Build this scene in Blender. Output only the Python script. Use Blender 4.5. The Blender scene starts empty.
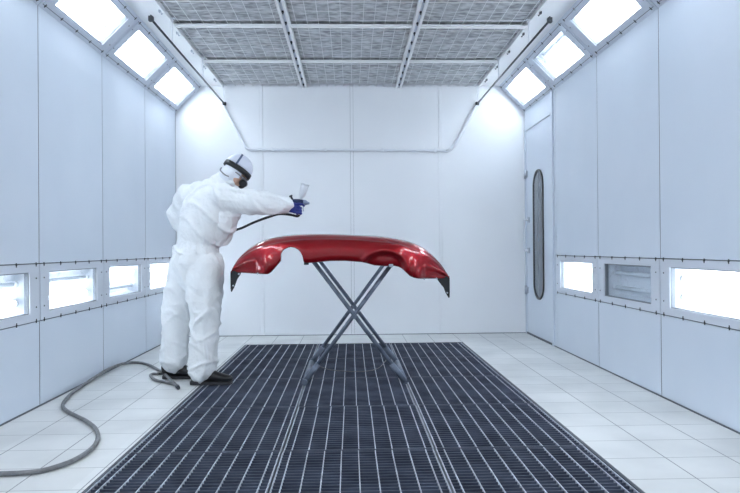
import bpy, bmesh, math, random
from mathutils import Vector, Matrix, noise
random.seed(7)
S = bpy.context.scene
COL = S.collection
PI = math.pi

# ------------------------------------------------------------------ materials
def mat(name, col, rough=.5, metal=0, coat=0, spec=.5, emit=None, estr=0):
    m = bpy.data.materials.new(name); m.use_nodes = True
    b = m.node_tree.nodes['Principled BSDF']
    b.inputs['Base Color'].default_value = (*col, 1)
    b.inputs['Roughness'].default_value = rough
    b.inputs['Metallic'].default_value = metal
    b.inputs['Coat Weight'].default_value = coat
    b.inputs['Coat Roughness'].default_value = .03
    b.inputs['Specular IOR Level'].default_value = spec
    if emit:
        b.inputs['Emission Color'].default_value = (*emit, 1)
        b.inputs['Emission Strength'].default_value = estr
    return m

def nd(m, t, **kw):
    n = m.node_tree.nodes.new(t)
    for k, v in kw.items(): setattr(n, k, v)
    return n

def mth(m, op, a, b=None):
    n = nd(m, 'ShaderNodeMath', operation=op)
    for i, v in enumerate((a, b)):
        if v is None: continue
        if isinstance(v, (int, float)): n.inputs[i].default_value = v
        else: m.node_tree.links.new(v, n.inputs[i])
    return n.outputs[0]

def mottle(m, c1, c2, scale=4, detail=6, stretch=(1, 1, 1), bump=0, lo=.35, hi=.65, bscale=None):
    """procedural colour variation in object space"""
    L = m.node_tree.links.new; b = m.node_tree.nodes['Principled BSDF']
    tc = nd(m, 'ShaderNodeTexCoord'); mp = nd(m, 'ShaderNodeMapping'); mp.inputs['Scale'].default_value = stretch
    L(tc.outputs['Object'], mp.inputs[0])
    n = nd(m, 'ShaderNodeTexNoise'); n.inputs['Scale'].default_value = scale; n.inputs['Detail'].default_value = detail
    L(mp.outputs[0], n.inputs['Vector'])
    r = nd(m, 'ShaderNodeValToRGB'); e = r.color_ramp.elements
    e[0].position = lo; e[0].color = (*c1, 1); e[1].position = hi; e[1].color = (*c2, 1)
    L(n.outputs['Fac'], r.inputs[0]); L(r.outputs[0], b.inputs['Base Color'])
    if bump:
        bp = nd(m, 'ShaderNodeBump'); bp.inputs['Strength'].default_value = bump; bp.inputs['Distance'].default_value = .01
        if bscale:
            n2 = nd(m, 'ShaderNodeTexNoise'); n2.inputs['Scale'].default_value = bscale; n2.inputs['Detail'].default_value = 4
            L(mp.outputs[0], n2.inputs['Vector']); L(n2.outputs['Fac'], bp.inputs['Height'])
        else: L(n.outputs['Fac'], bp.inputs['Height'])
        L(bp.outputs[0], b.inputs['Normal'])
    return r.outputs[0]

M = {}
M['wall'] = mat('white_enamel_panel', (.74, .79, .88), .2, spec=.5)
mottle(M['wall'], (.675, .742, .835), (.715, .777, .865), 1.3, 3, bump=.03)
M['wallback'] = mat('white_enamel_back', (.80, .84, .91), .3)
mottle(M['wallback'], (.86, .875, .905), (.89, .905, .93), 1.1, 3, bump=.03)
M['trim'] = mat('pale_grey_frame', (.60, .65, .74), .4)
mottle(M['trim'], (.57, .62, .71), (.63, .68, .77), 6, 4)
M['frame'] = mat('painted_lamp_frame', (.66, .70, .77), .4); M['rim'] = mat('grey_rubber_rim', (.22, .24, .27), .6)
M['soffit'] = mat('white_skirt', (.93, .935, .94), .45)
M['gap'] = mat('dark_gap', (.03, .035, .045), .8)
M['base'] = mat('grey_sealant', (.13, .145, .17), .7)
M['reflector'] = mat('lamp_reflector', (.86, .89, .93), .3)
M['tube_on'] = mat('lit_fluorescent_tube', (.9, .95, 1), .4, emit=(.945, .985, 1), estr=12)
M['tube_dim'] = mat('weak_fluorescent_tube', (.9, .95, 1), .4, emit=(.945, .985, 1), estr=5)
M['tube_off'] = mat('unlit_fluorescent_tube', (.82, .86, .9), .2)
M['holder'] = mat('lamp_holder_plastic', (.8, .82, .84), .5)
M['clip'] = mat('black_clip', (.03, .035, .045), .5)
M['rail'] = mat('white_ceiling_bar', (.94, .945, .95), .45)
M['wire'] = mat('pale_wire', (.86, .87, .88), .5)
M['filter'] = mat('ceiling_filter_cloth', (.33, .35, .38), .95)
mottle(M['filter'], (.35, .36, .375), (.74, .75, .76), 9, 9, (1.2, 3.2, 1), bump=.8, lo=.36, hi=.62, bscale=26)
M['hose_black'] = mat('black_rubber', (.012, .013, .016), .4)
M['hose_grey'] = mat('grey_rubber', (.16, .165, .175), .45)
mottle(M['hose_grey'], (.13, .135, .145), (.2, .205, .215), 30, 4)
M['rod'] = mat('dark_steel_rod', (.06, .065, .075), .35, .6)
M['conduit'] = mat('white_conduit', (.80, .82, .86), .35)
M['slat'] = mat('grating_slat', (.075, .095, .145), .5, .2)
mottle(M['slat'], (.045, .055, .085), (.095, .115, .17), 5, 6)
M['bar'] = mat('galvanised_bar', (.52, .56, .64), .42, .35)
mottle(M['bar'], (.34, .37, .43), (.52, .56, .63), 14, 5)
M['pit'] = mat('pit_filter_mat', (.012, .014, .02), .95)
M['edge'] = mat('dark_steel_angle', (.05, .06, .08), .5, .3)
M['red'] = mat('red_car_paint', (.28, .002, .007), .36, .65, coat=1, spec=.1)
M['blackplastic'] = mat('black_plastic', (.01, .011, .014), .45)
M['stand'] = mat('blue_grey_steel', (.13, .16, .22), .42, .35)
mottle(M['stand'], (.10, .125, .175), (.19, .225, .29), 16, 5)
M['pad'] = mat('grey_foam', (.16, .17, .2), .95)
M['suit'] = mat('white_nonwoven_coverall', (.82, .86, .93), .85, spec=.2)
mottle(M['suit'], (.84, .87, .895), (.88, .905, .925), 11, 5, bump=.7, bscale=46)
M['hood'] = mat('white_hood', (.84, .87, .94), .6)
M['cap'] = mat('pale_cap_shell', (.66, .69, .80), .3)
M['strip'] = mat('slate_blue_strip', (.10, .14, .24), .5)
M['skin'] = mat('skin', (.58, .36, .26), .5)
mottle(M['skin'], (.54, .33, .24), (.62, .39, .29), 20, 3)
M['eye'] = mat('eye', (.7, .7, .68), .2)
M['mask'] = mat('grey_respirator', (.25, .24, .27), .5)
M['blue'] = mat('blue_nitrile', (.010, .022, .19), .38)
M['shoe'] = mat('black_leather', (.012, .012, .015), .38)
M['sole'] = mat('rubber_sole', (.03, .03, .035), .7)
M['gun'] = mat('dark_anodised_gun', (.03, .045, .11), .3, .6)
M['gunmetal'] = mat('steel_nozzle', (.25, .3, .42), .3, .8)
M['cup'] = mat('translucent_white_cup', (.85, .88, .93), .3)
M['cup'].node_tree.nodes['Principled BSDF'].inputs['Transmission Weight'].default_value = .45
M['steel'] = mat('brushed_steel', (.45, .48, .54), .35, .8)
M['darkglass'] = mat('tinted_glass', (.10, .125, .16), .08, coat=.3)
M['handle'] = mat('white_handle', (.7, .73, .78), .35)

# clear pane: mostly lets light straight through, with a faint reflection and overspray dust
def pane_mat(name, dust):
    m = bpy.data.materials.new(name); m.use_nodes = True
    nt = m.node_tree; nt.nodes.clear(); L = nt.links.new
    out = nd(m, 'ShaderNodeOutputMaterial'); tr = nd(m, 'ShaderNodeBsdfTransparent')
    tr.inputs[0].default_value = (.96, .98, 1, 1)
    gl = nd(m, 'ShaderNodeBsdfGlossy'); gl.inputs['Roughness'].default_value = .05
    df = nd(m, 'ShaderNodeBsdfDiffuse'); df.inputs[0].default_value = (.75, .78, .82, 1)
    a = nd(m, 'ShaderNodeMixShader'); a.inputs[0].default_value = .07
    L(tr.outputs[0], a.inputs[1]); L(gl.outputs[0], a.inputs[2])
    tc = nd(m, 'ShaderNodeTexCoord'); n = nd(m, 'ShaderNodeTexNoise'); n.inputs['Scale'].default_value = 14; n.inputs['Detail'].default_value = 7
    L(tc.outputs['Object'], n.inputs['Vector'])
    f = mth(m, 'MULTIPLY', mth(m, 'GREATER_THAN', n.outputs['Fac'], .62), dust)
    b = nd(m, 'ShaderNodeMixShader'); L(f, b.inputs[0]); L(a.outputs[0], b.inputs[1]); L(df.outputs[0], b.inputs[2])
    L(b.outputs[0], out.inputs[0]); return m
M['pane'] = pane_mat('lamp_glass', .25); M['pane_clean'] = pane_mat('wall_lamp_glass', .05)

# tiles: pale paving with thin joints
def tile_mat():
    m = mat('pale_floor_tile', (.72, .75, .79), .42, spec=.4)
    L = m.node_tree.links.new; b = m.node_tree.nodes['Principled BSDF']
    base = mottle(m, (.57, .585, .585), (.69, .702, .70), 2.2, 9, lo=.3, hi=.6)
    tc = nd(m, 'ShaderNodeTexCoord'); sx = nd(m, 'ShaderNodeSeparateXYZ'); L(tc.outputs['Object'], sx.inputs[0])
    def line(c, pitch, phase, w):
        q = mth(m, 'FRACT', mth(m, 'ADD', mth(m, 'DIVIDE', mth(m, 'SUBTRACT', c, phase), pitch), .5))
        return mth(m, 'LESS_THAN', mth(m, 'MULTIPLY', mth(m, 'ABSOLUTE', mth(m, 'SUBTRACT', q, .5)), pitch), w / 2)
    lx = line(mth(m, 'ABSOLUTE', sx.outputs[0]), .29, 1.14, .006)
    ly = line(sx.outputs[1], .27, 2.935, .0055)
    k = mth(m, 'MAXIMUM', mth(m, 'MULTIPLY', lx, .85), mth(m, 'MULTIPLY', ly, .6))
    # each tile a slightly different tone
    def cell(c, pitch, phase): return mth(m, 'FLOOR', mth(m, 'DIVIDE', mth(m, 'SUBTRACT', c, phase), pitch))
    cb = nd(m, 'ShaderNodeCombineXYZ'); L(cell(sx.outputs[0], .29, 1.14), cb.inputs[0]); L(cell(sx.outputs[1], .27, 2.935), cb.inputs[1])
    wn = nd(m, 'ShaderNodeTexWhiteNoise'); L(cb.outputs[0], wn.inputs[0])
    hv = nd(m, 'ShaderNodeHueSaturation'); L(base, hv.inputs['Color'])
    L(mth(m, 'ADD', mth(m, 'MULTIPLY', wn.outputs['Value'], .07), .965), hv.inputs['Value'])
    mx = nd(m, 'ShaderNodeMixRGB'); L(k, mx.inputs[0]); L(hv.outputs[0], mx.inputs[1]); mx.inputs[2].default_value = (.14, .15, .165, 1)
    L(mx.outputs[0], b.inputs['Base Color']); return m
M['tile'] = tile_mat()

# ------------------------------------------------------------------ mesh helpers
class MB:
    def __init__(s): s.bm = bmesh.new(); s.mi = 0
    def _tag(s, fs, smooth=False):
        for f in fs: f.material_index = s.mi; f.smooth = smooth
    def box(s, x0, x1, y0, y1, z0, z1):
        v = [s.bm.verts.new((x, y, z)) for x in (x0, x1) for y in (y0, y1) for z in (z0, z1)]
        fs = [s.bm.faces.new([v[i] for i in q]) for q in ((0, 1, 3, 2), (4, 6, 7, 5), (0, 4, 5, 1), (2, 3, 7, 6), (0, 2, 6, 4), (1, 5, 7, 3))]
        s._tag(fs); return s
    def cyl(s, a, b, r, r2=None, n=12, caps=True):
        s.loft([(a, r, r), (b, r if r2 is None else r2, r if r2 is None else r2)], n=n, caps=caps); return s
    def loft(s, rings, ref=None, n=16, caps=True, smooth=True):
        """rings: (centre, radius along ref, radius across)"""
        P = [Vector(r[0]) for r in rings]; prev = None; R = []
        for i, (c, a, b) in enumerate(rings):
            t = (P[min(i + 1, len(P) - 1)] - P[max(i - 1, 0)]).normalized()
            if ref is not None: u = Vector(ref)
            elif prev is not None: u = prev
            else: u = Vector((0, 0, 1)) if abs(t.z) < .9 else Vector((1, 0, 0))
            u = (u - t * u.dot(t)).normalized(); w = t.cross(u); prev = u
            R.append([s.bm.verts.new(P[i] + u * (a * math.cos(2 * PI * k / n)) + w * (b * math.sin(2 * PI * k / n))) for k in range(n)])
        fs = []
        for A, B in zip(R, R[1:]):
            for k in range(n): fs.append(s.bm.faces.new((A[k], A[(k + 1) % n], B[(k + 1) % n], B[k])))
        s._tag(fs, smooth)
        if caps: s._tag([s.bm.faces.new(R[0][::-1]), s.bm.faces.new(R[-1])])
        return s
    def limb(s, rings, ref=None, n=20):
        """loft with rounded ends"""
        P = [(Vector(c), a, b) for c, a, b in rings]
        def cap(p, q):
            d = (p[0] - q[0]).normalized(); r = min(p[1], p[2]); o = []
            for k in (25, 50, 72): o.append((p[0] + d * r * math.sin(math.radians(k)), p[1] * math.cos(math.radians(k)), p[2] * math.cos(math.radians(k))))
            return o
        s.loft(cap(P[0], P[1])[::-1] + P + cap(P[-1], P[-2]), ref, n); return s
    def ell(s, c, ax, rad, n=24, m=14):
        """ellipsoid: ax = three unit axes, rad = three radii"""
        c = Vector(c); rows = []
        for i in range(1, m):
            t = PI * i / m
            rows.append([s.bm.verts.new(c + ax[0] * (rad[0] * math.sin(t) * math.cos(2 * PI * k / n)) + ax[1] * (rad[1] * math.sin(t) * math.sin(2 * PI * k / n)) + ax[2] * (rad[2] * math.cos(t))) for k in range(n)])
        top = s.bm.verts.new(c + ax[2] * rad[2]); bot = s.bm.verts.new(c - ax[2] * rad[2]); fs = []
        for k in range(n):
            fs.append(s.bm.faces.new((top, rows[0][k], rows[0][(k + 1) % n]))); fs.append(s.bm.faces.new((bot, rows[-1][(k + 1) % n], rows[-1][k])))
        for A, B in zip(rows, rows[1:]):
            for k in range(n): fs.append(s.bm.faces.new((A[k], B[k], B[(k + 1) % n], A[(k + 1) % n])))
        s._tag(fs, True); return s
    def prism(s, poly, f0, f1):
        """poly: 2D points; f0/f1 map (a,b) to the 3D start and end"""
        A = [s.bm.verts.new(f0(*p)) for p in poly]; B = [s.bm.verts.new(f1(*p)) for p in poly]; n = len(poly)
        fs = [s.bm.faces.new(A[::-1]), s.bm.faces.new(B)] + [s.bm.faces.new((A[k], A[(k + 1) % n], B[(k + 1) % n], B[k])) for k in range(n)]
        s._tag(fs); return s
    def ring(s, outer, inner, f0, f1):
        """flat frame between two outlines with the same point count"""
        n = len(outer)
        V = [[s.bm.verts.new(f(*p)) for p in q] for q in (outer, inner) for f in (f0, f1)]
        o0, o1, i0, i1 = V; fs = []
        for k in range(n):
            j = (k + 1) % n
            fs += [s.bm.faces.new(q) for q in ((o0[k], o0[j], o1[j], o1[k]), (i0[j], i0[k], i1[k], i1[j]), (o1[k], o1[j], i1[j], i1[k]), (o0[j], o0[k], i0[k], i0[j]))]
        s._tag(fs); return s
    def build(s, name, ms, parent=None, bevel=0, recalc=True, sharp=40):
        if recalc: bmesh.ops.recalc_face_normals(s.bm, faces=s.bm.faces[:])
        me = bpy.data.meshes.new(name); s.bm.to_mesh(me); s.bm.free()
        for m in (ms if isinstance(ms, (list, tuple)) else [ms]): me.materials.append(m)
        o = bpy.data.objects.new(name, me); COL.objects.link(o)
        if parent: o.parent = parent
        if bevel:
            b = o.modifiers.new('bevel', 'BEVEL'); b.width = bevel; b.segments = 2; b.limit_method = 'ANGLE'
        return o

def tag(o, label, cat, group=None):
    o['label'] = label; o['category'] = cat
    if group: o['group'] = group
    return o
def struct(o): o['kind'] = 'structure'; return o
def empty(name, loc=(0, 0, 0), mw=None):
    o = bpy.data.objects.new(name, None); COL.objects.link(o); o.empty_display_size = .1
    if mw is not None: o.matrix_world = mw
    else: o.location = loc
    return o
def link_copy(o, parent=None, loc=None):
    c = o.copy(); COL.objects.link(c)
    if parent: c.parent = parent
    if loc is not None: c.location = loc
    return c
def rrect(w, h, r, n=6):
    P = []
    for cx, cy, a in ((w / 2 - r, h / 2 - r, 0), (-w / 2 + r, h / 2 - r, 90), (-w / 2 + r, -h / 2 + r, 180), (w / 2 - r, -h / 2 + r, 270)):
        for k in range(n + 1):
            t = math.radians(a + 90 * k / n); P.append((cx + r * math.cos(t), cy + r * math.sin(t)))
    return P
def smooth_path(P, sub=8):
    P = [Vector(p) for p in P]; out = []
    for i in range(len(P) - 1):
        a, b, c, d = P[max(i - 1, 0)], P[i], P[i + 1], P[min(i + 2, len(P) - 1)]
        for k in range(sub):
            t = k / sub
            out.append(.5 * ((2 * b) + (c - a) * t + (2 * a - 5 * b + 4 * c - d) * t * t + (3 * b - a - 3 * c + d) * t ** 3))
    return out + [P[-1]]
def tube(P, r, n=10, sub=8, mb=None):
    mb = mb or MB(); mb.loft([(p, r, r) for p in smooth_path(P, sub)], n=n); return mb

# ------------------------------------------------------------------ room
W, D, ZS, ZC, YF = 2.0, 7.325, 2.542, 2.846, -1.13
YB = [7.325, 6.24, 5.175, 4.125, 3.07, 2.02, .97, -.08, -1.13]
LZ0, LZ1 = .54, .902
G = .005

def side_wall(sgn, name):
    mb = MB(); bx = lambda x0, x1, *r: mb.box(min(sgn * x0, sgn * x1), max(sgn * x0, sgn * x1), *r)
    for i in range(8):
        y1, y0 = YB[i], YB[i + 1]
        if sgn > 0 and i == 0:
            bx(W, W + .05, 6.243, 6.30, 0, ZS)                       # strip beside the door jamb
            bx(W - .012, W + .05, 6.305, 6.36, 0, ZS)                # jamb
            bx(W - .006, W + .05, 6.363, D - .003, 2.345, ZS)        # panel over the door
            bx(W - .014, W + .05, 6.363, D - .003, 2.318, 2.342)     # head of the frame
            bx(W - .012, W + .05, D - .045, D - .003, 0, 2.315)
            continue
        bx(W, W + .05, y0 + G, y1 - G, .004, LZ0 - .004)
        bx(W, W + .05, y0 + G, y1 - G, LZ1 + .004, ZS)
        if i > 3: bx(W, W + .05, y0 + G, y1 - G, LZ0, LZ1)
    mb.mi = 1
    for y in YB[1:-1]:
        for a, b in ((.004, LZ0 - .004), (LZ1 + .004, ZS)): bx(W + .002, W + .05, y - G, y + G, a, b)
    bx(W + .17, W + .25, YF - .1, D + .1, -.1, ZC + .1)
    bx(W + .05, W + .07, YF, YB[4], -.05, ZS)
    if sgn > 0: bx(W + .051, W + .07, YB[1] + .003, D, -.05, ZS)
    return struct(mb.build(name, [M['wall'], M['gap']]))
side_wall(-1, 'wall_left'); side_wall(1, 'wall_right')

mb = MB()
bs = [-2.0, -1.03, 0, 1.015, 2.0]
for a, b in zip(bs, bs[1:]): mb.box(a + (.018 if a > -2 else .001), b - (.018 if b < 2 else .001), D, D + .05, .006, ZC + .075)
mb.mi = 1; mb.box(-2.25, 2.25, D + .052, D + .1, -.1, ZC + .1)
mb.mi = 2
for x in bs[1:-1]:
    mb.box(x - .016, x + .016, D - .005, D + .02, .006, ZC + .06)
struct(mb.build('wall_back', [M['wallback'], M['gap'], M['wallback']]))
mb = MB(); mb.box(-2.2, 2.2, YF - .1, YF, -.1, ZC + .1); struct(mb.build('wall_front', M['wallback']))

# floor with the pit under the gratings
GX, GXC, GY0, GY1 = 1.130, .008, 1.34, 6.655
mb = MB()
mb.box(-2.17, GXC - GX, YF, D + .06, -.1, 0); mb.box(GXC + GX, 2.17, YF, D + .06, -.1, 0)
mb.box(GXC - GX, GXC + GX, GY1, D + .06, -.1, 0); mb.box(GXC - GX, GXC + GX, YF, GY0, -.1, 0)
mb.mi = 1; mb.box(-GX - .02, GX + .02, GY0 - .02, GY1 + .02, -.2, -.1)
struct(mb.build('floor', [M['tile'], M['pit']]))
mb = MB()
for s in (-1, 1): mb.box(GXC + min(s * GX, s * (GX - .014)), GXC + max(s * GX, s * (GX - .014)), GY0, GY1, -.09, .001)
mb.box(GXC - GX + .014, GXC + GX - .014, GY1 - .014, GY1, -.09, .001)
struct(mb.build('trim_1', M['edge']))
for s, nm in ((-1, 'baseboard_left'), (1, 'baseboard_right')):
    mb = MB(); y1 = D if s < 0 else 6.36
    mb.box(min(s * W, s * (W - .007)), max(s * W, s * (W - .007)), YF, y1, 0, .008); struct(mb.build(nm, M['base']))
mb = MB(); mb.box(-W + .007, W, D - .005, D, 0, .006); struct(mb.build('baseboard_back', M['base']))

# ceiling slab, skirts, soffits, bars
mb = MB(); mb.box(-2.2, 2.2, YF, D + .05, ZC + .075, ZC + .12); struct(mb.build('ceiling', M['soffit']))
n_trim = 2
for s in (-1, 1):
    mb = MB(); X = lambda a, b: (min(s * a, s * b), max(s * a, s * b))
    ys = [YF, .97, 2.02, 3.07, 4.125, 5.175, 6.24, D]
    for a, b in zip(ys, ys[1:]): mb.box(*X(1.70, 1.463), a + .001, b - .001, ZC, ZC + .03)
    mb.box(*X(1.458, 1.470), YF, D, ZC - .014, ZC + .07)
    o = struct(mb.build('trim_%d' % n_trim, M['soffit'])); n_trim += 1
    hk = None
    for k in range(8):
        y = 7.0 - .5 * k
        if hk is None:
            h = MB(); h.cyl((0, 0, .05), (0, 0, .03), .006, n=8); h.cyl((-s * .012, 0, .034), (-s * .022, 0, -.01), .0045, n=6); h.cyl((-s * .022, 0, -.01), (-s * .034, 0, .004), .0045, n=6)
            h.box(-.004, .004, -.018, .018, .012, .036)
            hk = h.build('hook', M['clip'] if s > 0 else M['steel'], o); hk.location = (s * 1.492, y, 2.815); hk.scale = (.75, .75, .75)
        else: link_copy(hk, o, (s * 1.492, y, 2.815))
    # plain sloped lining nearer than the lamps that show
    mb = MB()
    mb.prism([(s * 2.0, ZS), (s * 1.70, ZC), (s * 1.72, ZC + .03), (s * 2.03, ZS + .02)], lambda a, b: Vector((a, YF, b)), lambda a, b: Vector((a, YB[4] - .002, b)))
    struct(mb.build('trim_%d' % n_trim, M['trim'])); n_trim += 1
for x in (-.54, .54):
    mb = MB()
    for q in (-1, 1): mb.box(x + q * .024 - .011, x + q * .024 + .011, YF, D, ZC - .022, ZC + .02)
    mb.mi = 1; mb.box(x - .014, x + .014, YF, D, ZC + .0, ZC + .02)
    o = struct(mb.build('trim_%d' % n_trim, [M['rail'], M['trim']])); n_trim += 1
    sc = None
    for k in range(13):
        y = 7.22 - .245 * k
        if sc is None:
            h = MB(); h.cyl((0, 0, 0), (0, 0, -.012), .010, n=8); h.cyl((0, 0, -.012), (0, 0, -.026), .005, n=6)
            sc = h.build('screw', M['clip'], o); sc.location = (x, y, ZC)
        else: link_copy(sc, o, (x, y, ZC))
CB = [7.325, 6.34, 5.335, 4.33, 3.33]
for y in CB[1:-1]:
    mb = MB()
    for a, b in ((-1.46, -.576), (-.504, .504), (.576, 1.46)):
        mb.box(a, b, y - .022, y + .022, ZC - .012, ZC + .004); mb.box(a, b, y - .003, y + .003, ZC - .022, ZC - .012)
    struct(mb.build('trim_%d' % n_trim, M['rail'])); n_trim += 1
mb = MB(); mb.box(-1.46, 1.46, YF, 3.33, ZC + .0, ZC + .03); struct(mb.build('trim_%d' % n_trim, M['filter'])); n_trim += 1

# ceiling filters: three across, one per bay
colname = ['left', 'middle', 'right']
bayname = ['against the back wall', 'one bay out from the back wall', 'second bay out from the back wall', 'at the top edge of the photo']
for r in range(4):
    y1, y0 = CB[r] - (.012 if r == 0 else .024), CB[r + 1] + .024
    for c, (a, b) in enumerate(((-1.46, -.577), (-.503, .503), (.577, 1.46))):
        cx, cy = (a + b) / 2, (y0 + y1) / 2
        root = empty('ceiling_filter', (cx, cy, ZC))
        w, h = (b - a) / 2, (y1 - y0) / 2
        mb = MB(); nx, ny = 34, 26; V = []
        for j in range(ny + 1):
            row = []
            for i in range(nx + 1):
                x, y = -w + 2 * w * i / nx, -h + 2 * h * j / ny
                p = Vector(((x + cx) * 1.6, (y + cy) * 6, r * 3.1 + c))
                e = min(1, min(i, nx - i, j, ny - j) / 2)
                row.append(mb.bm.verts.new((x, y, .024 - e * (.012 + .022 * noise.noise(p) + .01 * noise.noise(p * 3.1)))))
            V.append(row)
        fs = [mb.bm.faces.new((V[j][i], V[j + 1][i], V[j + 1][i + 1], V[j][i + 1])) for j in range(ny) for i in range(nx)]
        mb._tag(fs, True); 
        mb.box(-w, w, -h, h, .03, .05)
        mb.build('filter_cloth', M['filter'], root, recalc=False)
        mb = MB()
        k = int(2 * w / .1)
        for i in range(k + 1):
            x = -w + 2 * w * (i + .5) / (k + 1); mb.cyl((x, -h, -.004), (x, h, -.004), .0026, n=5)
        for i in range(5):
            y = -h + 2 * h * (i + .5) / 5; mb.cyl((-w, y, .001), (w, y, .001), .003, n=5)
        mb.build('wire_grid', M['wire'], root)
        tag(root, 'grey wrinkled ceiling filter behind wire mesh, %s column, %s' % (colname[c], bayname[r]), 'ceiling filter', 'ceiling filters in the overhead plenum')

# ------------------------------------------------------------------ lamps
LAMPS = {}
def lamp(mw, Wd, H, mx, my, tubes, label, cat, group, nclip=4, depth=.12, sloped=False):
    """local x along the booth, y across, z into the room"""
    root = empty('light_fixture', mw=mw)
    key = (round(Wd, 3), round(H, 3), sloped)
    iw, ih = Wd / 2 - mx, H / 2 - my
    if key not in LAMPS:
        d = {}
        R = lambda w, h: [(w, h), (-w, h), (-w, -h), (w, -h)]
        f = lambda z: (lambda a, b: Vector((a, b, z)))
        mb = MB()
        b0 = .022 if sloped else .004
        if sloped: mb.ring(R(Wd / 2 - .002, H / 2), R(Wd / 2 - .022, H / 2 - .026), f(-.02), f(.0))
        ow, oh = (Wd / 2 - .026, H / 2 - .031) if sloped else (Wd / 2 - .003, H / 2 - .003)
        mb.ring(R(ow, oh), R(iw, ih), f(-.03), f(.004))
        mb.mi = 1; mb.ring(R(iw, ih), R(iw - .006, ih - .006), f(-.03), f(-.004))
        d['frame'] = mb.build('frame', [M['trim'] if sloped else M['frame'], M['rim']], root)
        mb = MB()                                                     # open box with slanting sides
        A = R(iw + .02, ih + .012); B = R(iw - .03, ih - .02)
        va = [mb.bm.verts.new((a, b, -.022)) for a, b in A]; vb = [mb.bm.verts.new((a, b, -depth)) for a, b in B]
        mb._tag([mb.bm.faces.new(vb)] + [mb.bm.faces.new((va[k], va[(k + 1) % 4], vb[(k + 1) % 4], vb[k])) for k in range(4)])
        d['reflector'] = mb.build('reflector', M['reflector'], root)
        mb = MB(); mb.box(-iw - .004, iw + .004, -ih - .004, ih + .004, -.018, -.013); d['pane'] = mb.build('pane', M['pane'] if sloped else M['pane_clean'], root)
        mb = MB(); mb.cyl((-iw + .05, 0, 0), (iw - .05, 0, 0), .016, n=12)
        mb.cyl((-iw + .035, 0, 0), (-iw + .05, 0, 0), .0165, n=12); mb.cyl((iw - .05, 0, 0), (iw - .035, 0, 0), .0165, n=12)
        d['tube'] = mb.build('tube', M['tube_on'], root)
        mb = MB(); mb.box(-.01, .01, -.02, .02, -.05, .012); mb.cyl((-.012, 0, 0), (.012, 0, 0), .022, n=12); d['holder'] = mb.build('tube_holder', M['holder'], root)
        mb = MB(); mb.box(-.002, .002, -.013, .013, 0, .005); mb.box(-.006, .006, -.002, .002, 0, .004); mb.cyl((0, 0, 0), (0, 0, .007), .004, n=8); d['clip'] = mb.build('clip', M['clip'], root)
        mb = MB()
        e = .002
        for sy in (-1, 1):
            yy = sy * ((H / 2 - .0285) if sloped else (H / 2 - .0005)); mb.box(-Wd / 2 + .03, Wd / 2 - .03, yy - e, yy + e, -.03, .0015)
        d['seal'] = mb.build('seal', M['base'], root)
        first = True
    else:
        d = {}
        for k in ('frame', 'reflector', 'pane', 'seal'): d[k] = link_copy(LAMPS[key][k], root)
        for k in ('tube', 'holder', 'clip'): d[k] = link_copy(LAMPS[key][k], root)
        d['clip'].name = 'clip'
    LAMPS[key] = d
    nt = len(tubes)
    for i, tn in enumerate(tubes):
        y = (-ih + 2 * ih * (i + .5) / nt) * .9
        t = d['tube'] if i == 0 else link_copy(d['tube'], root)
        if tn != 'tube_on' or t.material_slots[0].link == 'OBJECT':
            t.material_slots[0].link = 'OBJECT'; t.material_slots[0].material = M[tn]
        t.location = (0, y, -depth + .04)
        for q in (-1, 1):
            hd = d['holder'] if (i == 0 and q < 0) else link_copy(d['holder'], root)
            hd.location = (q * (iw - .032), y, -depth + .045)
    first = True
    for sy in (-1, 1):
        for i in range(nclip):
            x = -Wd / 2 + .05 + (Wd - .1) * i / (nclip - 1)
            cl = d['clip'] if first else link_copy(d['clip'], root); first = False
            cl.location = (x, sy * ((H / 2 - .0285) if sloped else (H / 2 - .004)), .003); cl.rotation_euler = (0, 0, 0)
    for sx in (-1, 1):
        for q in (-.5, .5):
            cl = link_copy(d['clip'], root); cl.location = (sx * (Wd / 2 - (.05 if not sloped else .04)), q * H * .5, .003); cl.scale = (.7, .35, 1)
    tag(root, label, cat, group)
    return root

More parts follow.
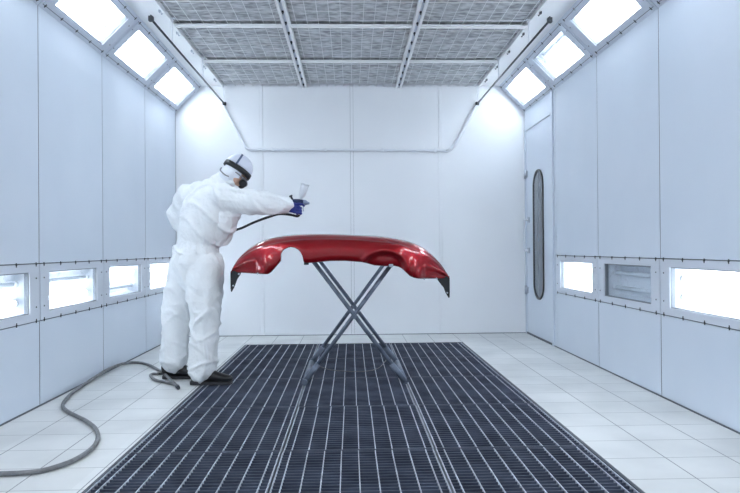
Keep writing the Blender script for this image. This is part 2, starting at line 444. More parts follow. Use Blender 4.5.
def basis(x, y, z, o):
    m = Matrix.Identity(4)
    for i in range(3):
        m[i][0], m[i][1], m[i][2], m[i][3] = x[i], y[i], z[i], o[i]
    return m
r2 = math.sqrt(.5)
place = ['next to the back wall', 'second from the back wall', 'third from the back wall', 'cut by the photo edge']
ON, OFF, DIM = 'tube_on', 'tube_off', 'tube_dim'
upL = [[ON] * 4, [ON] * 4, [ON] * 4, [ON] * 4]
upR = [[ON] * 4, [ON, ON, DIM, OFF], [ON] * 4, [ON] * 4]
loL = [[ON, ON], [OFF, ON], [ON, OFF], [ON, OFF]]
loR = [None, [ON, ON], [OFF, OFF], [ON, ON]]
SL = math.hypot(.30, ZC - ZS)
for i in range(4):
    y1, y0 = YB[i], YB[i + 1]; cy = (y0 + y1) / 2; Wd = y1 - y0 - .004
    for s, nm, tb in ((-1, 'left', upL[i]), (1, 'right', upR[i])):
        n = Vector((-s, 0, -1)).normalized(); ax = Vector((0, -s, 0)); ay = n.cross(ax)
        lamp(basis(ax, ay, n, (s * 1.85, cy, (ZS + ZC) / 2)), Wd, SL, .12, .068, tb,
             'sloped overhead light on the %s side, %s%s' % (nm, place[i], ', with one darker strip' if OFF in tb else ''), 'light', 'sloped lights between walls and ceiling', 5, .13, True)
    for s, nm, tb in ((-1, 'left', loL[i]), (1, 'right', loR[i])):
        if tb is None: continue
        ax = Vector((0, -s, 0)); ay = Vector((0, 0, 1)); n = Vector((-s, 0, 0))
        lab = 'low wall light fixture on the %s wall, %s' % (nm, place[i])
        if tb == [OFF, OFF]: lab = 'unlit low wall light on the right wall showing two dark tubes'
        elif s > 0: lab = 'glowing low wall light on the right wall, ' + ('just beyond the door' if i == 1 else 'cut by the right edge of the photo')
        lamp(basis(ax, ay, n, (s * W, cy, (LZ0 + LZ1) / 2)), Wd, LZ1 - LZ0, .125, .052, tb, lab, 'light', 'waist high lights set in the side walls', 5, .12)

# the rest of the booth's lamps, behind the camera's view
for i in range(4, 8):
    cy = (YB[i] + YB[i + 1]) / 2
    for s in (-1, 1):
        li = bpy.data.lights.new('booth_lamp', 'AREA'); li.shape = 'RECTANGLE'; li.size = .82; li.size_y = .3; li.energy = 8; li.color = (.945, .985, 1)
        lo = bpy.data.objects.new('booth_lamp', li); COL.objects.link(lo)
        n = Vector((-s, 0, -1)).normalized(); ax = Vector((0, -s, 0))
        lo.matrix_world = basis(ax, (-n).cross(ax), -n, Vector((s * 1.85, cy, (ZS + ZC) / 2)) + n * .01)

# ------------------------------------------------------------------ door
mb = MB(); mb.box(W - .004, W + .045, 6.366, D - .05, .022, 2.313)
door = struct(mb.build('door_1', M['wall']))
mb = MB(); mb.box(W - .010, W + .04, 6.363, D - .047, .0, .02); mb.build('threshold', M['base'], door)
pc = (6.805, 1.122)
f = lambda x: (lambda a, b: Vector((x, pc[0] + a, pc[1] + b)))
mb = MB(); mb.ring(rrect(.37, 1.40, .18, 10), rrect(.31, 1.34, .152, 10), f(W - .003), f(W - .016)); mb.build('window_seal', M['blackplastic'], door, bevel=.003)
mb = MB(); mb.prism(rrect(.315, 1.345, .155, 10), f(W - .003), f(W - .009)); mb.build('window_pane', M['darkglass'], door)
for z in (1.82, .50):
    mb = MB(); mb.cyl((W - .02, 7.272, z - .05), (W - .02, 7.272, z + .05), .013, n=10); mb.box(W - .014, W - .003, 7.20, 7.268, z - .035, z + .035); mb.box(W - .018, W - .002, 7.276, 7.31, z - .035, z + .035)
    mb.build('hinge', M['steel'], door)
mb = MB(); mb.loft([(p, .012, .012) for p in smooth_path([(W - .005, 7.17, 1.295), (W - .05, 7.17, 1.295), (W - .062, 7.17, 1.275), (W - .062, 7.17, .97), (W - .05, 7.17, .95), (W - .005, 7.17, .95)], 4)], n=8)
hn = mb.build('handle', M['handle'], door)
for z in (1.295, .95):
    mb = MB(); mb.box(W - .02, W - .003, 7.14, 7.2, z - .03, z + .03); mb.build('handle_plate', M['steel'], hn)

# ------------------------------------------------------------------ overhead rods and the conduit on the back wall
for s, nm in ((-1, 'left'), (1, 'right')):
    root = empty('curtain_rod', (s * 1.442, 6.0, 2.64))
    mb = MB(); mb.cyl((0, -1.37, 0), (0, 1.30, 0), .0085, n=10); mb.build('rod', M['rod'], root)
    mb = MB(); mb.box(-.017, .017, -1.39, -1.355, -.017, .02); mb.box(-.006, .006, -1.38, -1.37, .02, .03); mb.build('end_bracket', M['clip'], root, bevel=.004)
    for y in (6.24 - 6.0, 5.175 - 6.0, 7.27 - 6.0):
        mb = MB(); mb.box(-.003, .003, y - .012, y + .012, .006, .204); mb.box(-.02, .02, y - .012, y + .012, .2, .206); mb.build('hanger', M['conduit'], root)
    mb = MB(); mb.box(-.02, .02, 1.285, 1.315, -.02, .02); mb.build('wall_bracket', M['rod'], root, bevel=.004)
    tag(root, 'thin dark rod under the ceiling edge on the %s side, running to the back wall' % nm, 'rod', 'dark rods below the ceiling edges')
root = empty('wall_conduit', (0, D, 2.1))
P = [(-1.47, 0, .55), (-1.40, 0, .42), (-1.27, 0, .17), (-1.225, 0, .085), (-1.19, 0, .035), (-1.12, 0, .018), (-1.0, 0, .018), (0, 0, .012), (1.0, 0, .004), (1.08, 0, .004), (1.14, 0, .02), (1.18, 0, .075), (1.25, 0, .2), (1.38, 0, .43), (1.455, 0, .55)]
o = tube([(x, -.022, z) for x, _, z in P], .017, 10, 6).build('pipe', M['conduit'], root)
for x, z in ((-.9, .018), (-.3, .014), (.35, .01), (.95, .004)):
    mb = MB(); mb.box(x - .012, x + .012, -.041, 0, z - .022, z + .022); mb.build('pipe_clip', M['conduit'], root, bevel=.004)
tag(root, 'white pipe bent into a shallow tray shape across the back wall', 'pipe')

# ------------------------------------------------------------------ floor gratings
GW, GL = .736, .866
mb = MB()
for i in range(9):
    x = -GW / 2 + GW * (i + .5) / 9 ; mb.box(x - .0026, x + .0026, -GL / 2 + .004, GL / 2 - .004, -.03, .0)
for q in (-1, 1):
    x = q * (GW / 2 - .004); mb.box(x - .003, x + .003, -GL / 2, GL / 2, -.04, .0005)
bars0 = mb.build('bearing_bars', M['bar'])
mb = MB(); n = 24
for i in range(n):
    y = -GL / 2 + GL * (i + .5) / n; mb.box(-GW / 2 + .004, GW / 2 - .004, y - .003, y + .003, -.018, -.0025)
slats0 = mb.build('cross_slats', M['slat'])
mb = MB(); mb.box(-GW / 2 + .008, GW / 2 - .008, -.003, .003, -.04, -.001)
ends0 = mb.build('end_bar', M['slat'])
rowname = ['in the far row by the back wall', 'in the second row from the back', 'in the third row from the back', 'in the fourth row from the back', 'in the row at the bottom edge of the photo']
first = True
for r in range(6):
    cy = GY1 - .018 - (r + .5) * .877
    for c in range(3):
        root = empty('floor_grating', ((c - 1) * .745 + GXC, cy, 0))
        dx = random.uniform(-.0035, .0035); rz = random.uniform(-.004, .004)
        for o in (bars0, slats0, ends0, None):
            q = o if (first and o) else link_copy(o or ends0)
            q.parent = root
            q.location = (dx * .6, 0, 0) if o in (bars0, slats0) else (0, (GL / 2 - .003) * (1 if o else -1), 0)
            if o is bars0: q.rotation_euler = (0, 0, rz * .8)
        first = False
        if r < 5: tag(root, 'dark steel floor grating, %s column, %s' % (colname[c], rowname[r]), 'grating', 'steel gratings over the floor pit')
        else: tag(root, 'dark steel floor grating below the bottom edge of the photo', 'grating', 'gratings nearest the viewer')

# ------------------------------------------------------------------ scissor stand
sx0 = .0
root = empty('folding_stand', (sx0, 5.08, 0))
ya, yb, hz, cz, hw = 4.64 - 5.08, 5.44 - 5.08, .985, .493, .362
tw = hw * (hz - cz) / cz
def leg(y, s, off):
    m_ = MB(); a = Vector((s * hw, y + off, .02)); b = Vector((-s * tw, y + off, hz)); d = (b - a).normalized()
    m_.cyl(a, b, .0152, n=14)
    l = m_.build('leg', M['stand'], root)
    m_ = MB(); m_.cyl(a - d * .0, a + d * .16, .0215, .0205, n=14); m_.build('leg_sleeve', M['stand'], l)
    return l
for y in (ya, yb):
    leg(y, 1, -.02); leg(y, -1, .02)
    mb = MB(); mb.cyl((0, y - .05, cz), (0, y + .05, cz), .014, n=10); mb.cyl((0, y - .056, cz), (0, y - .046, cz), .016, n=6); mb.build('pivot_bolt', M['stand'], root)
for s in (-1, 1):
    mb = MB(); mb.cyl((s * hw, ya - .03, .022), (s * hw, yb + .03, .022), .0215, n=14); mb.build('foot_bar', M['stand'], root)
    mb = MB(); mb.cyl((s * tw, ya - .03, hz), (s * tw, yb + .03, hz), .0165, n=14); mb.build('top_bar', M['stand'], root)
    mb = MB(); z1 = 1.064 if s < 0 else 1.03
    mb.box(s * tw - .022, s * tw + .022, ya + .06, yb - .25, hz + .005, z1); mb.build('foam_pad', M['pad'], root, bevel=.01)
tag(root, 'blue grey steel scissor stand with crossed tube legs under the red bumper', 'stand')

# thin cable lying on the gratings below the stand
o = tube([(-.30, 5.36, .008), (-.2, 5.2, .004), (-.05, 5.12, .004), (.1, 5.12, .004), (.2, 5.25, .004), (.27, 5.55, .005), (.3, 5.7, .004)], .0032, 6, 6).build('cable', M['hose_grey'])
tag(o, 'thin slack cable lying on the gratings between the stand feet', 'cable')

# ------------------------------------------------------------------ red bumper
BL = [(-.862, .815), (-.853, .819), (-.791, .818), (-.687, .811), (-.603, .810), (-.582, .822), (-.561, .846), (-.526, .886), (-.5145, .90), (-.512, .915), (-.511, .95), (-.502, .968), (-.488, .982), (-.463, .994), (-.441, .998), (-.414, .993), (-.39, .979), (-.372, .96), (-.359, .932), (-.353, .90), (-.349, .888), (-.335, .886), (-.281, .888), (-.169, .899), (-.064, .899), (.056, .889), (.105, .876), (.147, .864), (.22, .859), (.288, .859), (.315, .853), (.337, .842), (.365, .814), (.393, .787), (.42, .775), (.449, .769), (.492, .765), (.605, .764), (.655, .764), (.671, .762)]
TL = [(-.862, .822), (-.851, .868), (-.825, .917), (-.769, .979), (-.685, 1.036), (-.587, 1.070), (-.448, 1.089), (-.238, 1.094), (-.027, 1.087), (.184, 1.074), (.324, 1.053), (.43, 1.024), (.522, .975), (.606, .891), (.655, .813), (.671, .768)]
def tz(x):
    P = smooth_path([(a, 0, b) for a, b in TL], 10)
    for a, b in zip(P, P[1:]):
        if a.x <= x <= b.x: return a.z + (b.z - a.z) * (x - a.x) / max(b.x - a.x, 1e-6)
    return TL[-1][1]
cols = []
for a, b in zip(BL, BL[1:]):
    k = max(2, int(math.dist(a, b) / .012))
    cols += [(a[0] + (b[0] - a[0]) * i / k, a[1] + (b[1] - a[1]) * i / k) for i in range(k)]
cols.append(BL[-1])
def sst(a, b, x): t = max(0, min(1, (x - a) / (b - a))); return t * t * (3 - 2 * t)
YFACE = 4.475
PROF = [(-.0, .05), (0, .03), (.012, .012), (.05, .003), (.12, 0), (.2, -.002), (.28, -.004), (.36, -.005), (.44, -.004), (.52, -.001), (.60, .004), (.67, .010), (.73, .017), (.765, .024), (.785, .036), (.81, .049), (.85, .062), (.90, .085), (.94, .112), (.97, .15), (.99, .20), (1.0, .27), (1.0, .35), (.995, .44), (.985, .53), (.965, .59), (.94, .62), (.915, .632)]
def pdy(h):
    for (a, p), (b, q) in zip(PROF[2:], PROF[3:]):
        if a <= h <= b: return p + (q - p) * (h - a) / (b - a)
    return PROF[2][1]
mb = MB(); grid = []
xm = -.095
for x, zb in cols:
    zt = max(tz(x), zb + .004); e = abs(x - xm) / .766; y0 = YFACE + .13 * e ** 4
    row = []
    zr = zb
    if -.62 < x < -.345: zr = min(zb, .810 + (x + .62) / .275 * .077)      # lower edge as if there were no cut-out
    zm = zr + (zt - zr) * .765
    for k, (h, dy) in enumerate(PROF):
        if h < .765:
            z = zb + (zm - zb) * h / .765
            if k > 2: dy = pdy((z - zr) / (zt - zr))
        else: z = zr + (zt - zr) * h
        depth = dy * (1 - .25 * e ** 3) if dy > .06 else dy
        yy = y0 + depth
        if dy < .2:
            # raised blank where the right lamp would sit, and flared wheel-arch ends
            q = math.hypot((x - .21) / .150, (z - .855) / .108)
            yy += .030 * (1 - sst(.80, 1.0, q)) - .010 * math.exp(-((q - 1.06) / .09) ** 2)
            q2 = math.hypot((x + .435) / .135, (z - .90) / .135)
            yy -= .006 * (1 - sst(.8, 1.25, q2)) * (1 - sst(.5, .8, h))
            for xe, sg in ((-.66, -1), (.47, 1)):
                d = (x - xe) * sg
                yy += .02 * sst(0, .03, d) * (1 - sst(.2, .5, h)) - .028 * math.exp(-((x - xe + sg * .04) / .045) ** 2) * (1 - sst(.25, .6, h))
        row.append(mb.bm.verts.new((x + (x - xm) * .022 * e ** 4, yy, z)))
    grid.append(row)
fs = []
for A, B in zip(grid, grid[1:]):
    for k in range(len(PROF) - 1): fs.append(mb.bm.faces.new((A[k], B[k], B[k + 1], A[k + 1])))
mb._tag(fs, True)
broot = empty('car_bumper', (xm, 4.75, .76))
sh = mb.build('bumper_shell', [M['red']], None); sh.parent = broot; sh.matrix_parent_inverse = Matrix.Translation(-Vector(broot.location))
so = sh.modifiers.new('thickness', 'SOLIDIFY'); so.thickness = .004; so.offset = 0
bl = Vector(broot.location)
def bpart(mb_, name, m, bevel=0, par=None):
    o_ = mb_.build(name, m, None, bevel); o_.parent = broot; o_.matrix_parent_inverse = Matrix.Translation(-bl); return o_
f = lambda y: (lambda a, b: Vector((a, y, b)))
mb = MB(); mb.prism([(-.882, .83), (-.882, .684), (-.875, .680), (-.853, .724), (-.836, .770), (-.813, .804), (-.808, .826)], f(4.605), f(4.612)); mb.box(-.884, -.878, 4.605, 4.72, .70, .82); bpart(mb, 'side_bracket', M['blackplastic'])
mb = MB(); mb.prism([(.688, .78), (.689, .626), (.682, .622), (.660, .659), (.647, .696), (.627, .720), (.603, .752), (.598, .772)], f(4.605), f(4.612)); mb.box(.684, .690, 4.605, 4.72, .65, .77); bpart(mb, 'side_bracket', M['blackplastic'])
for x, z in ((-.863, .725), (.670, .66), (-.675, .813), (-.805, .812), (.494, .764), (-.62, .822), (.58, .768)):
    mb = MB(); y = 4.60 if abs(x - xm) > .72 else 4.50
    mb.cyl((x, y, z), (x, y - .012, z), .006, n=8); bpart(mb, 'rivet', M['steel'])
mb = MB(); mb.box(-.352, -.318, 4.49, 4.505, .872, .892); bpart(mb, 'mounting_tab', M['blackplastic'], .003)
mb = MB(); mb.box(.245, .275, 4.50, 4.515, .85, .872); bpart(mb, 'mounting_tab', M['steel'], .003)
tag(broot, 'glossy red car bumper resting across the top of the scissor stand', 'car part')

# ------------------------------------------------------------------ the painter
proot = empty('person', (-1.25, 4.85, 0))
pl = Vector(proot.location)
def ppart(o_, par=None):
    o_.parent = par or proot
    o_.matrix_parent_inverse = Matrix.Translation(-pl)
    return o_
def remesh(o_, vox, smooth=3, disp=None):
    m_ = o_.modifiers.new('r', 'REMESH'); m_.mode = 'VOXEL'; m_.voxel_size = vox; m_.use_smooth_shade = True
    s_ = o_.modifiers.new('s', 'SMOOTH'); s_.factor = .5; s_.iterations = smooth
    dg = bpy.context.evaluated_depsgraph_get(); me = bpy.data.meshes.new_from_object(o_.evaluated_get(dg))
    o_.modifiers.clear(); ms = list(o_.data.materials); o_.data = me
    me.materials.clear()
    for q in ms: me.materials.append(q)
    if disp:
        N = [v.normal.copy() for v in me.vertices]
        for v, n_ in zip(me.vertices, N): v.co += n_ * disp(v.co.copy(), n_)
    for p_ in me.polygons: p_.use_smooth = True
    me.update(); return o_
hs = lambda *r: tuple(q * .845 for q in r)
AF = Vector((.82, .57, 0)); AS = Vector((.57, -.82, 0))
Z = Vector((0, 0, 1))
Hc = Vector((-.878, 4.86, 1.578)); HS = .845
HF = Vector((.78, .22, -.54)).normalized(); HR = Vector((.30, -.95, .02)); HR = (HR - HF * HR.dot(HF)).normalized(); HU = HR.cross(HF).normalized()
hp = lambda f_, r_, u_: Hc + (HF * f_ + HR * r_ + HU * u_) * HS

# body (one continuous figure under the clothes)
mb = MB()
mb.ell(hp(-.005, 0, .02), (HF, HR, HU), hs(.092, .074, .095))
mb.ell(hp(.03, 0, -.05), (HF, HR, HU), hs(.06, .056, .07))
mb.limb([(hp(.082, 0, .01), .010, .010), (hp(.100, 0, -.022), .013, .014)], n=10)          # nose
for s in (-1, 1):
    mb.ell(hp(-.01, s * .074, -.01), (HF, HR, HU), hs(.02, .010, .03), 10, 8)                # ears
    mb.ell(hp(.078, s * .03, .026), (HF, HR, HU), hs(.012, .02, .008), 10, 6)                # brow
mb.ell(hp(.088, 0, -.062), (HF, HR, HU), hs(.01, .024, .008), 10, 6)                         # mouth
mb.ell(hp(.075, 0, -.095), (HF, HR, HU), hs(.02, .024, .02), 10, 8)                          # chin
mb.limb([(hp(-.03, 0, -.06), .052, .052), ((-.985, 4.87, 1.46), .056, .056)])
mb.limb([((-1.185, 4.85, .82), .15, .10), ((-1.18, 4.85, .93), .15, .11), ((-1.165, 4.85, 1.05), .13, .10), ((-1.115, 4.865, 1.25), .16, .11), ((-1.07, 4.87, 1.38), .15, .09), ((-1.0, 4.87, 1.45), .06, .06)], AS)
RA = [(-1.0, 4.76, 1.37), (-.713, 4.70, 1.315), (-.485, 4.75, 1.30)]
LA = [(-1.22, 4.99, 1.39), (-1.41, 5.07, 1.275), (-1.30, 5.125, 1.12)]
mb.limb([(RA[0], .055, .055), (RA[1], .042, .042), (RA[2], .028, .026)])
mb.limb([(LA[0], .055, .055), (LA[1], .042, .042), (LA[2], .028, .026)])
RLg = [(-1.10, 4.77, .86), (-1.095, 4.74, .48), (-1.115, 4.72, .09)]
LLg = [(-1.28, 4.93, .86), (-1.355, 4.95, .49), (-1.385, 4.95, .09)]
for q in (RLg, LLg):
    mb.limb([(q[0], .085, .085), (q[1], .055, .055), (q[2], .038, .038)])
    mb.limb([(Vector(q[2]) + Vector((-.03, 0, -.03)), .035, .035), (Vector(q[2]) + Vector((.15, 0, -.05)), .03, .025)])
def hand_right(mb, g):
    q = .72 if g < .009 else 1
    mb.limb([((-.50, 4.748, 1.298), .030 * q, .024 * q), ((-.468, 4.742, 1.293), .038 * q, .019 * q), ((-.435, 4.738, 1.288), .040 * q, .016 * q)], Z, 12)
    for k, (z0, l) in enumerate(((1.318, 1.0), (1.297, 1.08), (1.276, 1.02), (1.257, .85))):
        if k == 0: pts = [(-.44, 4.738, z0 - .006), (-.402, 4.734, z0 - .002), (-.376, 4.742, z0 - .006), (-.368, 4.756, z0 - .014)]
        else: pts = [(-.44, 4.738, z0), (-.402, 4.735, z0 - .006), (-.388, 4.75 , z0 - .011), (-.398, 4.75 + .026 * l, z0 - .014), (-.42, 4.752 + .026 * l, z0 - .014)]
        mb.limb([(p, g - .0006 * i, g - .0006 * i) for i, p in enumerate(pts)], n=10)
    mb.limb([((-.478, 4.75, 1.305), g * 1.3, g * 1.3), ((-.455, 4.770, 1.322), g * 1.1, g * 1.1), ((-.425, 4.781, 1.326), g, g), ((-.402, 4.782, 1.318), g * .9, g * .9)], n=10)
def hand_left(mb, g):
    a = Vector((-1.30, 5.125, 1.12)); b = Vector((-1.235, 5.095, 1.06))
    mb.limb([(a, .026, .022), ((a + b) / 2, .036, .018), (b, .038, .016)], Vector((.5, .4, -.6)), 12)
    for k in range(4):
        o_ = Vector((.012, .010, .0)) * (k - 1.5) + Vector((0, 0, -.018)) * (k - 1.5)
        p0 = b + o_; d = Vector((.055, -.045, -.02)) * (1, 1.08, 1.02, .85)[k]
        mb.limb([(p0, g, g), (p0 + d * .6 + Vector((.004, .006, 0)), g * .95, g * .95), (p0 + d * 1.05, g * .9, g * .9), (p0 + d * 1.4 + Vector((0, -.008, -.004)), g * .85, g * .85)], n=10)
    mb.limb([(a + (b - a) * .35 + Vector((-.01, .0, .02)), g * 1.2, g * 1.2), (b + Vector((-.02, -.03, .03)), g, g), (b + Vector((-.01, -.06, .03)), g * .9, g * .9)], n=10)
hand_right(mb, .0074); hand_left(mb, .0074)
body = ppart(remesh(mb.build('body', M['skin']), .0062, 2)); body['label'] = 'bare face showing between hood and respirator'
for s in (-1, 1):
    mb = MB(); mb.ell(hp(.080, s * .03, .008), (HF, HR, HU), hs(.010, .014, .010), 12, 8); ppart(mb.build('eye', M['eye']))

# coverall
def crease(c, dx, sc, seed, sharp=5):
    """long folds running along dx"""
    d = Vector(dx).normalized(); q = c - d * (c.dot(d) * .82)
    q = q + Vector((noise.noise(c * 4 + Vector((seed, 0, 0))), noise.noise(c * 4 + Vector((0, seed, 0))), 0)) * .035
    t = max(0, 1 - abs(noise.noise(q * sc + Vector((seed * 3.1, seed, -seed)))) * sharp)
    return t * t * (3 - 2 * t) * (.5 + .5 * max(0, min(1, .5 + 1.6 * noise.noise(c * 4 + Vector((seed, seed, seed))))))
def wrinkle(c, n_):
    z = c.z
    d = .007 * noise.noise(c * 5)
    arm = c.x > -.97 and z > 1.22
    if arm:
        d += 1.35 * .010 * crease(c, (.5, .1, -1), 8, 2) + .007 * crease(c, (1, .1, -.15), 9, 5)
        d += .004 * math.sin(c.x * 58 + z * 40 + 5 * noise.noise(c * 6)) * math.exp(-((c.x + .72) / .07) ** 2)
    elif z > .95:
        d += 1.35 * .014 * crease(c, (.75, .2, -.75), 6.5, 1) + .009 * crease(c, (-.35, .1, 1), 8, 4, 6)
        if 1.03 < z < 1.40: d += .009 * max(0, math.sin((c.x * .8 + z * .9 - c.y * .4) * 46 + 2 * noise.noise(c * 4))) * math.exp(-((z - 1.16) / .12) ** 2) * sst(-1.2, -1.0, c.x)
    else:
        d += 1.35 * .012 * crease(c, (.12, .1, 1), 8, 3) + .010 * crease(c, (.8, .2, -.6), 6.5, 6)
        d += 1.35 * .010 * crease(c, (1, .3, .35), 8, 8) * (.25 + math.exp(-((z - .47) / .12) ** 2) + math.exp(-((z - .15) / .12) ** 2))
    g = math.exp(-((z - 1.02) / .03) ** 2)                     # gathered waist
    ang = math.atan2(c.y - 4.85, c.x + 1.165)
    if not arm: d += g * (.003 * math.sin(ang * 26 + 6 * noise.noise(c * 9)) - .005)
    return d
mb = MB()
mb.limb([((-1.188, 4.85, .80), .16, .14), ((-1.19, 4.85, .89), .192, .168), ((-1.182, 4.85, .97), .185, .16), ((-1.168, 4.85, 1.035), .165, .148), ((-1.15, 4.853, 1.10), .19, .166), ((-1.118, 4.865, 1.24), .212, .172), ((-1.085, 4.87, 1.35), .198, .15), ((-1.05, 4.87, 1.42), .14, .115), ((-1.0, 4.87, 1.475), .080, .080), ((-.965, 4.868, 1.51), .074, .074), ((-.925, 4.865, 1.532), .066, .068)], AS, 28)
mb.limb([((-1.05, 4.80, 1.36), .105, .105), ((-.95, 4.74, 1.365), .105, .102), ((-.83, 4.712, 1.335), .090, .088), ((-.713, 4.70, 1.318), .084, .08), ((-.60, 4.725, 1.315), .078, .072), ((-.53, 4.742, 1.310), .068, .062), ((-.486, 4.75, 1.307), .056, .048)])
mb.limb([((-.90, 4.77, 1.30), .085, .08), ((-.957, 4.79, 1.20), .092, .09), ((-1.025, 4.82, 1.09), .09, .09)])
mb.limb([((-1.17, 4.94, 1.395), .105, .105), ((-1.27, 5.01, 1.385), .098, .096), ((-1.335, 5.05, 1.32), .084, .082), ((-1.385, 5.075, 1.265), .074, .072), ((-1.37, 5.10, 1.19), .066, .06), ((-1.315, 5.12, 1.135), .046, .042)])
mb.limb([((-1.115, 4.79, .86), .135, .135), ((-1.098, 4.755, .68), .124, .126), ((-1.095, 4.745, .50), .106, .108), ((-1.100, 4.735, .34), .094, .098), ((-1.105, 4.725, .18), .094, .100), ((-1.108, 4.722, .115), .094, .100)])
mb.limb([((-1.265, 4.92, .86), .132, .132), ((-1.305, 4.945, .68), .123, .125), ((-1.352, 4.95, .50), .108, .11), ((-1.368, 4.95, .34), .098, .102), ((-1.375, 4.95, .19), .099, .102), ((-1.380, 4.95, .135), .097, .100)])
suit = ppart(remesh(mb.build('coverall', M['suit']), .0085, 5, wrinkle))
suit['label'] = 'loose white protective coverall with gathered waist'

# hood over the head, open at the face
mb = MB()
mb.ell(hp(-.002, 0, .018), (HF, HR, HU), hs(.108, .094, .112), 40, 26)
mb.limb([(hp(-.04, 0, -.03), .072, .062), (hp(-.05, .0, -.085), .070, .060)], HR)
hood = remesh(mb.build('hood', M['hood']), .007, 3)
bm2 = bmesh.new(); bm2.from_mesh(hood.data)
kill = [f_ for f_ in bm2.faces if (f_.calc_center_median() - Hc).dot(HF) > .043 and (f_.calc_center_median() - Hc).dot(HU) < .034]
bmesh.ops.delete(bm2, geom=kill, context='FACES'); bm2.to_mesh(hood.data); bm2.free()
so = hood.modifiers.new('thickness', 'SOLIDIFY'); so.thickness = .004; so.offset = -1
ppart(hood)
# pale cap shell above the band, with a slate strip across it
mb = MB(); mb.ell(hp(.0, 0, .03), (HF, HR, HU), hs(.122, .102, .118), 36, 24)
kill = [f_ for f_ in mb.bm.faces if (f_.calc_center_median() - Hc).dot(HU) < .022]
bmesh.ops.delete(mb.bm, geom=kill, context='FACES')
cap = mb.build('cap', M['cap'], recalc=False); so = cap.modifiers.new('thickness', 'SOLIDIFY'); so.thickness = .004; ppart(cap)
mb = MB(); st = []
for k in range(25):
    t = math.radians(-95 + 190 * k / 24)
    st.append([mb.bm.verts.new(hp(f_, .1065 * math.sin(t), .03 + .122 * math.cos(t))) for f_ in (-.048, -.030)])
mb._tag([mb.bm.faces.new((a[0], a[1], b[1], b[0])) for a, b in zip(st, st[1:])], True)
sp = mb.build('cap_strip', M['strip']); so = sp.modifiers.new('thickness', 'SOLIDIFY'); so.thickness = .003; ppart(sp, None)
mb = MB(); A = []
for k in range(48):                                            # thick black head band
    t = 2 * PI * k / 48; c, s = math.cos(t), math.sin(t)
    A.append([mb.bm.verts.new(hp((.124 + o_) * c, (.104 + o_) * s, .008 + u_)) for o_, u_ in ((-.006, -.023), (.008, -.023), (.010, 0), (.008, .023), (-.006, .023))])
for a, b in zip(A, A[1:] + A[:1]):
    mb._tag([mb.bm.faces.new((a[j], a[(j + 1) % 5], b[(j + 1) % 5], b[j])) for j in range(5)], True)
ppart(mb.build('head_band', M['blackplastic']))
mb = MB(); mb.limb([(hp(.09, 0, -.045), .042, .03), (hp(.118, 0, -.06), .034, .026)], HR, 16)
resp = ppart(mb.build('respirator', M['mask']))
for s in (-1, 1):
    mb = MB(); mb.cyl(hp(.098, s * .04, -.07), hp(.112, s * .066, -.078), .028, .026, n=16); ppart(mb.build('filter_cartridge', M['blackplastic']), None)
    mb = MB(); mb.loft([(p, .006, .003) for p in smooth_path([hp(.10, s * .04, -.045), hp(.05, s * .075, -.035), hp(-.005, s * .096, -.035)], 5)], n=6); ppart(mb.build('respirator_strap', M['mask']))
mb = MB(); mb.loft([(p, .0045, .0045) for p in smooth_path([hp(-.125, .0, -.055), hp(-.12, .055, -.09), hp(-.07, .082, -.105), hp(-.03, .088, -.10)], 5)], n=6); ppart(mb.build('hood_drawcord', M['mask']))

# gloves and shoes
mb = MB(); hand_right(mb, .0112); mb.limb([((-.515, 4.75, 1.30), .036, .032), ((-.47, 4.744, 1.294), .036, .022)], Z, 14)
ppart(remesh(mb.build('glove', M['blue']), .0036, 2))
mb = MB(); hand_left(mb, .0105); ppart(remesh(mb.build('glove', M['blue']), .004, 2))
for hx, hy, L in ((-1.195, 4.72, .30), (-1.462, 4.95, .30)):
    mb = MB()
    R_ = [(-.0, .034, .040), (.03, .042, .052), (.09, .041, .056), (.15, .043, .046), (.20, .046, .034), (.25, .044, .027), (.285, .034, .022), (.30, .018, .014)]
    mb.loft([((hx + dx * L / .3, hy - .01 * (dx / .3), .018 + h_), h_, w_) for dx, w_, h_ in R_], Z, 18)
    sh_ = ppart(mb.build('shoe', M['shoe']))
    mb = MB(); P_ = [(dx * L / .3, w_ + .004) for dx, w_, h_ in R_]
    poly = [(hx - .006, hy - .02)] + [(hx + a, hy - b - .01 * (a / .3)) for a, b in P_] + [(hx + a, hy + b - .01 * (a / .3)) for a, b in P_[::-1]] + [(hx - .006, hy + .02)]
    mb.prism(poly, lambda a, b: Vector((a, b, .003)), lambda a, b: Vector((a, b, .024))); ppart(mb.build('sole', M['sole']))
tag(proot, 'person in a white coverall and hood leaning in to spray the red bumper', 'person')

# ------------------------------------------------------------------ spray gun
gr = empty('spray_gun', (-.41, 4.757, 1.30)); gl = Vector(gr.location)
def gpart(mb_, name, m, bevel=0):
    o_ = mb_.build(name, m, None, bevel); o_.parent = gr; o_.matrix_parent_inverse = Matrix.Translation(-gl); return o_
mb = MB(); mb.loft([((-.455, 4.757, 1.345), .009, .009), ((-.43, 4.757, 1.338), .017, .015), ((-.40, 4.757, 1.333), .021, .017), ((-.372, 4.757, 1.329), .019, .016)], Z, 14)
gpart(mb, 'gun_body', M['gun'])
mb = MB(); mb.loft([((-.372, 4.757, 1.329), .021, .021), ((-.355, 4.757, 1.326), .02, .02), ((-.34, 4.757, 1.323), .012, .012), ((-.326, 4.757, 1.321), .007, .007)], Z, 14); gpart(mb, 'nozzle', M['gunmetal'])
mb = MB(); mb.loft([((-.405, 4.757, 1.325), .015, .011), ((-.408, 4.757, 1.28), .016, .0115), ((-.405, 4.757, 1.262), .014, .011), ((-.402, 4.757, 1.256), .010, .010)], (1, 0, 0), 14); gpart(mb, 'grip', M['gunmetal'])
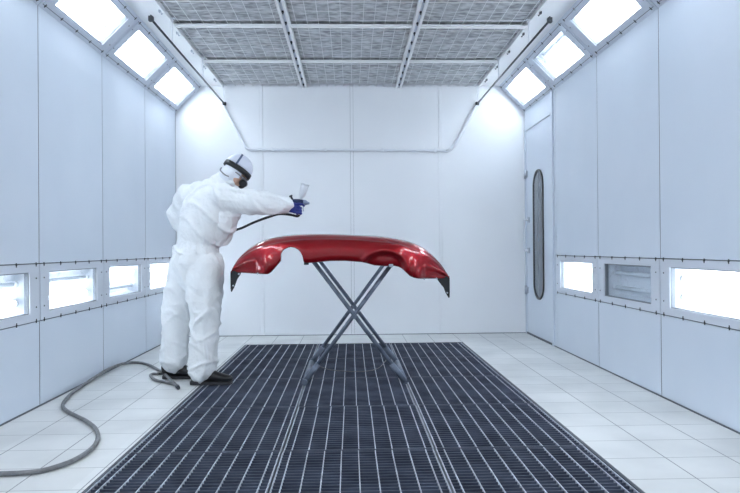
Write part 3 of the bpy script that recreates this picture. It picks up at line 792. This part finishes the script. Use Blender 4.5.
mb = MB(); mb.loft([(p, .003, .006) for p in smooth_path([(-.372, 4.757, 1.345), (-.366, 4.757, 1.32), (-.374, 4.757, 1.285), (-.37, 4.757, 1.262)], 4)], n=8); gpart(mb, 'trigger', M['gunmetal'])
mb = MB(); mb.loft([((-.392, 4.757, 1.345), .008, .008), ((-.386, 4.757, 1.368), .010, .010), ((-.382, 4.757, 1.378), .022, .022), ((-.368, 4.757, 1.425), .028, .028), ((-.358, 4.757, 1.455), .029, .029)], (1, 0, 0), 18); gpart(mb, 'paint_cup', M['cup'])
mb = MB(); mb.cyl((-.358, 4.757, 1.455), (-.355, 4.757, 1.465), .031, n=18); gpart(mb, 'cup_lid', M['cup'])
mb = MB(); mb.cyl((-.448, 4.757, 1.342), (-.462, 4.757, 1.372), .008, n=10); mb.cyl((-.462, 4.757, 1.372), (-.466, 4.757, 1.381), .013, n=10); gpart(mb, 'adjusting_knob', M['clip'])
mb = MB(); mb.cyl((-.403, 4.757, 1.257), (-.402, 4.757, 1.237), .008, .010, n=10); gpart(mb, 'hose_coupling', M['steel'])
tag(gr, 'spray gun with a pale upright paint cup in the blue gloved hand', 'spray gun')

# black hose: gun, under the sleeve, behind the painter, down to the floor
o = tube([(-.402, 4.757, 1.238), (-.42, 4.785, 1.228), (-.48, 4.815, 1.242), (-.56, 4.84, 1.248), (-.66, 4.87, 1.222), (-.76, 4.90, 1.188), (-.85, 4.93, 1.150), (-.95, 5.03, 1.12), (-1.07, 5.13, 1.04), (-1.15, 5.16, .9), (-1.19, 5.17, .6), (-1.24, 5.16, .33), (-1.30, 5.11, .18), (-1.36, 5.09, .08), (-1.43, 5.09, .025), (-1.50, 5.09, .013), (-1.56, 5.075, .013)], .0095, 10, 8).build('air_hose', M['hose_black'])
tag(o, 'thin black air hose hanging from the spray gun behind the painter', 'hose')

# grey hose along the floor
hp_ = [(-1.90, 2.80), (-1.72, 2.825), (-1.557, 2.837), (-1.472, 2.842), (-1.396, 2.865), (-1.343, 2.93), (-1.310, 3.01), (-1.297, 3.126), (-1.309, 3.253), (-1.352, 3.393), (-1.428, 3.547), (-1.537, 3.696), (-1.642, 3.812), (-1.748, 3.934), (-1.83, 4.063), (-1.885, 4.226), (-1.93, 4.432), (-1.955, 4.657)]
P = [(x, y, .013) for x, y in hp_] + [(-1.972, 4.90, .018), (-1.975, 5.18, .030), (-1.968, 5.42, .026), (-1.93, 5.58, .016), (-1.84, 5.58, .013), (-1.72, 5.45, .013), (-1.59, 5.24, .014), (-1.50, 5.06, .034), (-1.42, 4.88, .034), (-1.33, 4.72, .02), (-1.26, 4.585, .013)]
groot = empty('air_hose', (-1.6, 4.0, 0)); gq = Vector(groot.location)
def hpart(o_): o_.parent = groot; o_.matrix_parent_inverse = Matrix.Translation(-gq)
hpart(tube(P, .0112, 12, 8).build('hose', M['hose_grey']))
hpart(tube([(-1.27, 4.60, .013), (-1.30, 4.66, .013), (-1.40, 4.755, .013), (-1.48, 4.825, .013), (-1.545, 4.93, .013), (-1.585, 5.03, .013), (-1.575, 5.075, .013), (-1.54, 5.06, .013)], .0105, 10, 8).build('hose_tail', M['hose_grey']))
mb = MB(); mb.cyl((-1.262, 4.59, .014), (-1.238, 4.535, .014), .015, .012, n=12); o = mb.build('coupling', M['clip']); hpart(o)
tag(groot, 'grey rubber air hose snaking over the pale tiles by the left wall', 'hose')

# ------------------------------------------------------------------ camera and view
cam = bpy.data.cameras.new('camera'); co = bpy.data.objects.new('camera', cam); COL.objects.link(co)
cam.sensor_width = 36; cam.lens = 640 / 740 * 36; cam.clip_start = .05
yaw, pitch, roll = .0308092, .00405546, -.00734636
fw = Vector((math.sin(yaw) * math.cos(pitch), math.cos(yaw) * math.cos(pitch), math.sin(pitch)))
r0 = Vector((math.cos(yaw), -math.sin(yaw), 0)); u0 = r0.cross(fw)
rt = r0 * math.cos(roll) + u0 * math.sin(roll); up = -r0 * math.sin(roll) + u0 * math.cos(roll)
co.matrix_world = basis(rt, up, -fw, (-.0261, 0, .97884))
S.camera = co
w = bpy.data.worlds.new('world'); S.world = w; w.use_nodes = True
w.node_tree.nodes['Background'].inputs[0].default_value = (.8, .88, 1, 1); w.node_tree.nodes['Background'].inputs[1].default_value = .05
S.view_settings.view_transform = 'Standard'; S.view_settings.look = 'None'
S.view_settings.exposure = .34; S.view_settings.gamma = 1
S.view_settings.use_curve_mapping = False
try:
    S.cycles.max_bounces = 10; S.cycles.diffuse_bounces = 6; S.cycles.transparent_max_bounces = 12
    S.cycles.sample_clamp_indirect = 6; S.cycles.use_denoising = True
except Exception: pass
